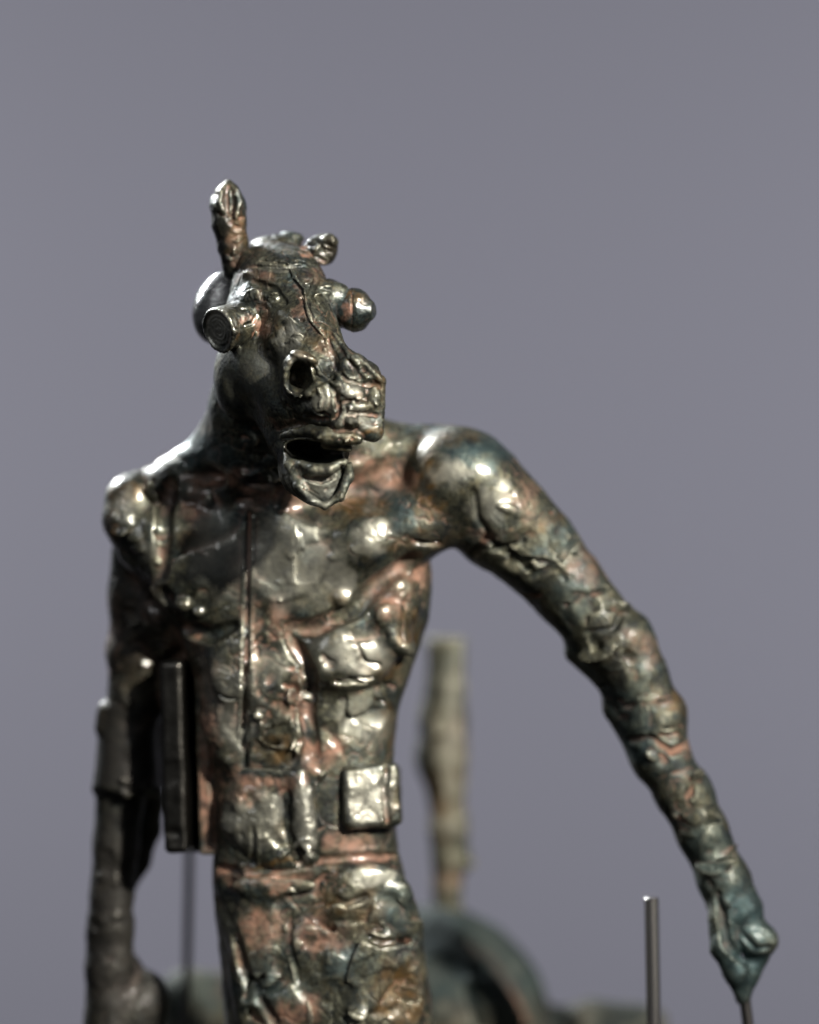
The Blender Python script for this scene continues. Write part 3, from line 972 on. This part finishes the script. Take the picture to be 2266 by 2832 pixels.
def build_stub():
    c = Clay(830, 960, 620, 770, -120, 120, 2.6)
    c.ell(893, 690, -5, (43, 42, 45), (0, 20, 0), k=8)
    c.chain([(850, 715, -30, 26), (880, 695, -12, 32)], k=10)
    c.ell(868, 672, -20, (20, 20, 14), k=6)
    c.ell(912, 664, -30, (26, 20, 18), (0, 30, 0), k=6)
    c.ell(884, 716, -36, (30, 18, 16), (0, 20, 0), k=5)
    c.ell(880, 640, -30, (24, 30, 12), (0, 12, 0), k=6, op='s')
    c.line([(870, 660), (895, 690), (925, 700)], 5, k=4, op='s')
    c.line([(852, 690), (870, 705), (905, 728)], 5, k=5, op='s')
    c.scatter(14, 850, 930, 640, 740, 6, 14, 5, 78, k=4)
    finish('broken_ear', c, BRONZE_HEAD, parent=head, amp=(2.4, 1.4, .7), freq=(40, 22, 11), plates=1, plate_size=40, crease=1, seed=51,
           pink=[(880, 728, 40, 12, .9)], amber=[(920, 690, 20, 30, .4)], shade_and_dark=[(890, 690, 60, 60, .6)], polish=0.4)["label"] = "broken-off stub of the second ear"

def build_eyes():
    c = Clay(540, 790, 800, 1010, -290, 20, 2.4)
    a, b = P(607, 913, -215), P(750, 866, -90)
    c.cyl(a, b, 59, 64, rnd=6)
    n = (a - b) / np.linalg.norm(a - b)
    u = np.cross(n, (0, 0, 1)); u /= np.linalg.norm(u)
    w_ = np.cross(u, n)
    for r, t in ((57, 5.5),):
        ring = [a + r * (math.cos(t_) * u + math.sin(t_) * w_) * (1 + .02 * math.sin(3 * t_)) for t_ in np.linspace(0, 6.2832, 33)]
        c.chain3(ring, [t] * 33, k=4)
    for r, ph in ((44, 0.3), (33, 1.0), (22, 2.0), (11, 0.5)):
        ring = [a + n * 1.5 + r * (math.cos(t_) * u + math.sin(t_) * w_) + 4 * u * math.sin(ph) for t_ in np.linspace(ph, ph + 4.6, 24)]
        c.chain3(ring, [2.6] * 24, k=2, op='s')
    c.chain([(665, 850, -190, 13), (700, 865, -180, 18), (715, 890, -165, 14)], k=6)
    c.chain([(648, 960, -165, 16), (690, 975, -130, 18), (725, 950, -130, 16)], k=8)
    c.line([(676, 900), (700, 895), (712, 870)], 5, k=4, op='s')
    c.scatter(12, 640, 730, 840, 970, 6, 14, 5, 79, k=4)
    e = finish('eye', c, BRONZE_HEAD, parent=head, amp=(2, 1.2, .5), freq=(50, 22, 10), plates=.8, plate_size=40, crease=.8, seed=61,
               pink=[(705, 900, 16, 40, 1)], amber=[(655, 920, 10, 50, .8)], bare_sheen=[(600, 913, 34, 62, 1.4)])
    e["label"] = "stalk-like eye cut off flat"
    c = Clay(890, 1060, 770, 950, -240, 20, 2.4)
    c.chain([(905, 838, -80, 66), (950, 852, -108, 56)], k=20)
    c.ell(982, 858, -124, (50, 58, 61), k=10)
    c.cyl(P(1000, 858, -135), P(1035, 859, -146), 38, 24, k=8, rnd=6)
    ring = [P(966 + 8 * math.sin(t), 857 - 62 * math.cos(t), -122 - 60 * math.sin(t)) for t in np.linspace(0, 6.2832, 30)]
    c.chain3(ring, [2.5] * 30, k=4, op='s')
    e = finish('eye', c, BRONZE_HEAD, parent=head, amp=(2, 1.2, .6), freq=(50, 22, 10), plates=0.8, plate_size=40, crease=.8, seed=71,
               pink=[(958, 870, 14, 46, 1)], amber=[(990, 820, 40, 20, .9)])
    e["label"] = "bulging round eye with a capped end"

def build_knob():
    m = metal('turned_bronze', (0.20, 0.20, 0.195), 0.24, (6, 6, 160), 0.35, 0.7)
    c = Clay(500, 720, 720, 990, -80, 180, 2.6)
    c.ell(618, 850, 40, (82, 72, 108), (0, 24, 0), k=6)
    finish('head_roll', c, m, parent=head, amp=(1.5, 1, .5), plates=0, crease=0, seed=81)["label"] = "smooth turned bronze roll behind the eye"

build_ear(); build_stub(); build_eyes(); build_knob()

# ------------------------------------------------------------------ plates and rods fixed to the body
def build_block():
    c = Clay(900, 1150, 2060, 2350, -60, 330, 3.0)
    c.box(1016, 2203, 118, (82, 80, 88), 20, (-6, -4, 13), k=0)
    c.box(1050, 2202, 160, (52, 80, 86), 18, (0, -3, -10), k=10)
    c.line([(1070, 2120), (1066, 2200), (1072, 2280)], 5, k=10, op='s')
    c.scatter(6, 930, 1100, 2110, 2290, 14, 30, 2.5, 90, k=9)
    finish('waist_block', c, BRONZE, amp=(4.5, 2, .5), freq=(90, 34, 14), plates=1.0, plate_size=50, crease=.6, seed=91,
           amber=[(1080, 2230, 20, 60, .5)], bare_sheen=[(1005, 2200, 70, 85, 1)])["label"] = "squarish bright block set in the waist"  # pale face: the block's highlight put into its colour

def build_belly():
    c = Clay(560, 980, 2080, 2460, -90, 330, 3.0)
    c.loft([(2120, 640, 900, 140, 100), (2200, 606, 905, 140, 106), (2300, 612, 902, 140, 106), (2370, 660, 890, 140, 104), (2402, 720, 880, 140, 96), (2440, 740, 860, 140, 40)])
    c.box(760, 2440, 140, (300, 200, 46), 8, (0, 3, 0), k=8, op='s')
    c.box(760, 2075, 140, (300, 200, 40), 8, (0, 2, 0), k=8, op='s')
    c.line([(828, 2140), (836, 2230), (846, 2300), (862, 2375)], [9, 11, 16, 13], k=36, sink=7)
    c.line([(800, 2200), (790, 2290), (830, 2390)], 8, k=12, op='s')
    c.line([(700, 2290), (698, 2400)], 5, k=4, op='s')
    c.line([(715, 2300), (716, 2400)], 4, k=4, op='u')
    c.bump(770, 2260, 34, 80, 12, 12, k=12, op='s', sink=-6)
    c.bump(690, 2220, 26, 20, 12, 20, k=8, op='s', sink=-4)
    c.bump(870, 2200, 30, 80, 8, 0, k=10)
    c.line([(775, 2370), (830, 2330), (850, 2320)], 6, k=5)
    c.line([(880, 2150), (892, 2260), (880, 2360)], 5, k=6, op='s')
    c.scatter(20, 600, 900, 2120, 2400, 12, 34, 3, 92, k=9)
    finish('belly_plate', c, BRONZE, amp=(4, 1.6, .6), freq=(70, 34, 14), plates=0.7, plate_size=60, crease=1.2, sm=2, seed=95,
           pink=[(720, 2160, 70, 26, .9), (680, 2200, 40, 20, .8), (790, 2180, 40, 30, .6), (920, 2300, 30, 60, .9), (860, 2150, 30, 20, .7)],
           amber=[(770, 2385, 80, 12, 1), (780, 2290, 24, 24, .6)], bare_sheen=[(845, 2280, 26, 110, 1), (660, 2290, 50, 80, .7), (740, 2260, 50, 70, .5), (880, 2220, 30, 80, .5)])  # highlight along the ridge painted as paler colour

def build_pouch():
    cut = (470, 2420, 235, (190, 200, 46), 4, (0, 16, 0), 4, 's')
    c = Clay(400, 660, 1780, 2420, -20, 500, 3.0)
    c.box(503, 2088, 215, (34, 96, 270), 18, (0, -1.6, -12), k=0)
    c.box(540, 2100, 290, (60, 36, 262), 6, (0, -1.6, 0), k=3)
    c.box(*cut)
    c.scatter(5, 450, 540, 2000, 2340, 16, 36, 4, 98, cut=0.8, k=8)
    m = metal('dark_smooth_bronze', (0.040, 0.038, 0.034), 0.34, (14, 14, 5), 0.4, 0.2)
    finish('side_sheath', c, m, amp=(3, 1.2, .3), freq=(110, 40, 14), plates=.3, plate_size=70, crease=.4, sm=2, seed=101)["label"] = "dark flat slab along the flank"
    c = Clay(400, 680, 1780, 2420, -20, 500, 3.0)
    c.box(588, 2104, 225, (28, 84, 258), 8, (0, -1.6, -8), k=0)
    c.box(*cut)
    c.line([(576, 1880), (588, 2100), (596, 2330)], 8, k=5, op='s')
    c.scatter(10, 560, 620, 1850, 2340, 12, 26, 4, 99, cut=0.8, k=5)
    finish('side_strip', c, BRONZE, amp=(2.5, 1.2, .5), freq=(90, 34, 14), plates=.6, plate_size=50, crease=.6, seed=105, polish=0.3,
           pink=[(585, 2080, 40, 330, 1)])

build_block(); build_belly(); build_pouch()

def rod(name, a, b, r, mat, label=None, seg=28, chamfer=0.8):
    a, b = np.asarray(a, float), np.asarray(b, float)
    d = (b - a) / np.linalg.norm(b - a)
    u = np.cross(d, (0, 1, 0.01)); u /= np.linalg.norm(u)
    w_ = np.cross(d, u)
    v, q = [], []
    rings = [(a, r * .02), (a, r - chamfer), (a + d * chamfer, r), (b - d * chamfer, r), (b, r - chamfer), (b, r * .02)]
    for c_, rr in rings:
        for i in range(seg):
            t = 2 * math.pi * i / seg
            v.append(c_ + rr * (math.cos(t) * u + math.sin(t) * w_))
    for k_ in range(len(rings) - 1):
        for i in range(seg):
            j = (i + 1) % seg
            q.append((k_ * seg + i, k_ * seg + j, (k_ + 1) * seg + j, (k_ + 1) * seg + i))
    o = part(name, np.array(v, np.float32), np.array(q, np.int32), mat)
    o.data.set_sharp_from_angle(angle=math.radians(40))
    if label:
        o["label"] = label
    return o

rod('steel_rod', P(1812, 3000, 130), P(1802, 2482, 130), 20, STEEL, "bright upright steel rod below the outstretched arm")
rod('thin_rod', P(514, 2900, 900), P(530, 2050, 900), 13, DARK_WIRE)
rod('hand_wire', P(2085, 2960, 140), P(2058, 2745, 140), 16, DARK_WIRE)

# ------------------------------------------------------------------ hindquarters far behind the torso
def build_hind():
    c = Clay(330, 1950, 2400, 3150, 740, 1700, 8.0)
    c.ell(1190, 2840, 1250, (372, 330, 376), k=20)
    c.chain([(590, 2850, 1200, 185), (900, 2860, 1250, 260), (1200, 2860, 1250, 300)], k=60)
    c.ell(520, 2760, 1140, (90, 80, 90), k=50)
    c.chain([(1480, 2900, 1250, 130), (1640, 2850, 1250, 92), (1790, 2835, 1250, 66)], k=24)
    c.ell(1617, 2815, 1170, (60, 50, 50), k=30)
    c.line([(1300, 2600), (1360, 2650), (1420, 2730), (1460, 2830)], [8, 12, 12, 10], k=50, op='s', step=24)
    c.ell(1240, 2900, 1000, (200, 110, 200), (0, 30, 0), k=120)
    c.line([(1297, 2730), (1315, 2780), (1335, 2830)], 16, k=6, op='s')
    c.scatter(14, 1150, 1800, 2480, 2830, 40, 90, 6, 110, k=24)
    finish('hindquarters', c, BRONZE_DULL, amp=(6, 2.5, 0), plates=0.8, plate_size=110, crease=0, sm=4, polish=0.0, seed=111,
           pink=[(1617, 2805, 40, 30, .7), (1260, 2800, 40, 40, .3)], shade_and_dark=[(1300, 2600, 300, 140, .6), (1650, 2800, 250, 60, .7), (540, 2760, 150, 100, .5), (1400, 2720, 60, 120, .6), (1250, 2700, 160, 200, .5)], verd=[(1350, 2600, 260, 200, 1), (540, 2740, 100, 60, .7), (1650, 2800, 200, 60, .6)])  # dark rump tone, with the forearm's shadow band painted in

def build_stump():
    c = Clay(1110, 1350, 1720, 2560, 1080, 1420, 7.0)
    c.chain([(1240, 2520, 1250, 46), (1236, 2440, 1250, 40), (1245, 2370, 1250, 54), (1240, 2280, 1250, 56), (1232, 2180, 1250, 56), (1222, 2090, 1250, 78), (1226, 1990, 1250, 70), (1230, 1890, 1250, 62)], k=30)
    c.cyl(P(1231, 1950, 1250), P(1236, 1762, 1250), 56, 62, k=10, rnd=8)
    c.ell(1285, 2388, 1240, (40, 30, 20), k=10)
    c.scatter(12, 1160, 1300, 1790, 2440, 26, 60, 5, 120, k=18)
    finish('tail_stump', c, BRONZE_DULL, amp=(5, 2.5, 0), plates=0.8, plate_size=80, crease=0, sm=4, polish=0.0, seed=121,
           pink=[(1240, 2430, 50, 40, .9), (1270, 2030, 20, 60, .4), (1220, 2250, 20, 80, .3)], amber=[(1235, 2150, 60, 220, .5)], shade_and_dark=[(1180, 2050, 26, 300, .5)], bare_sheen=[(1250, 2050, 30, 260, .5)])["label"] = "upright stump standing on the rump"  # lit middle strip and shaded left edge painted into the colour

build_hind(); build_stump()
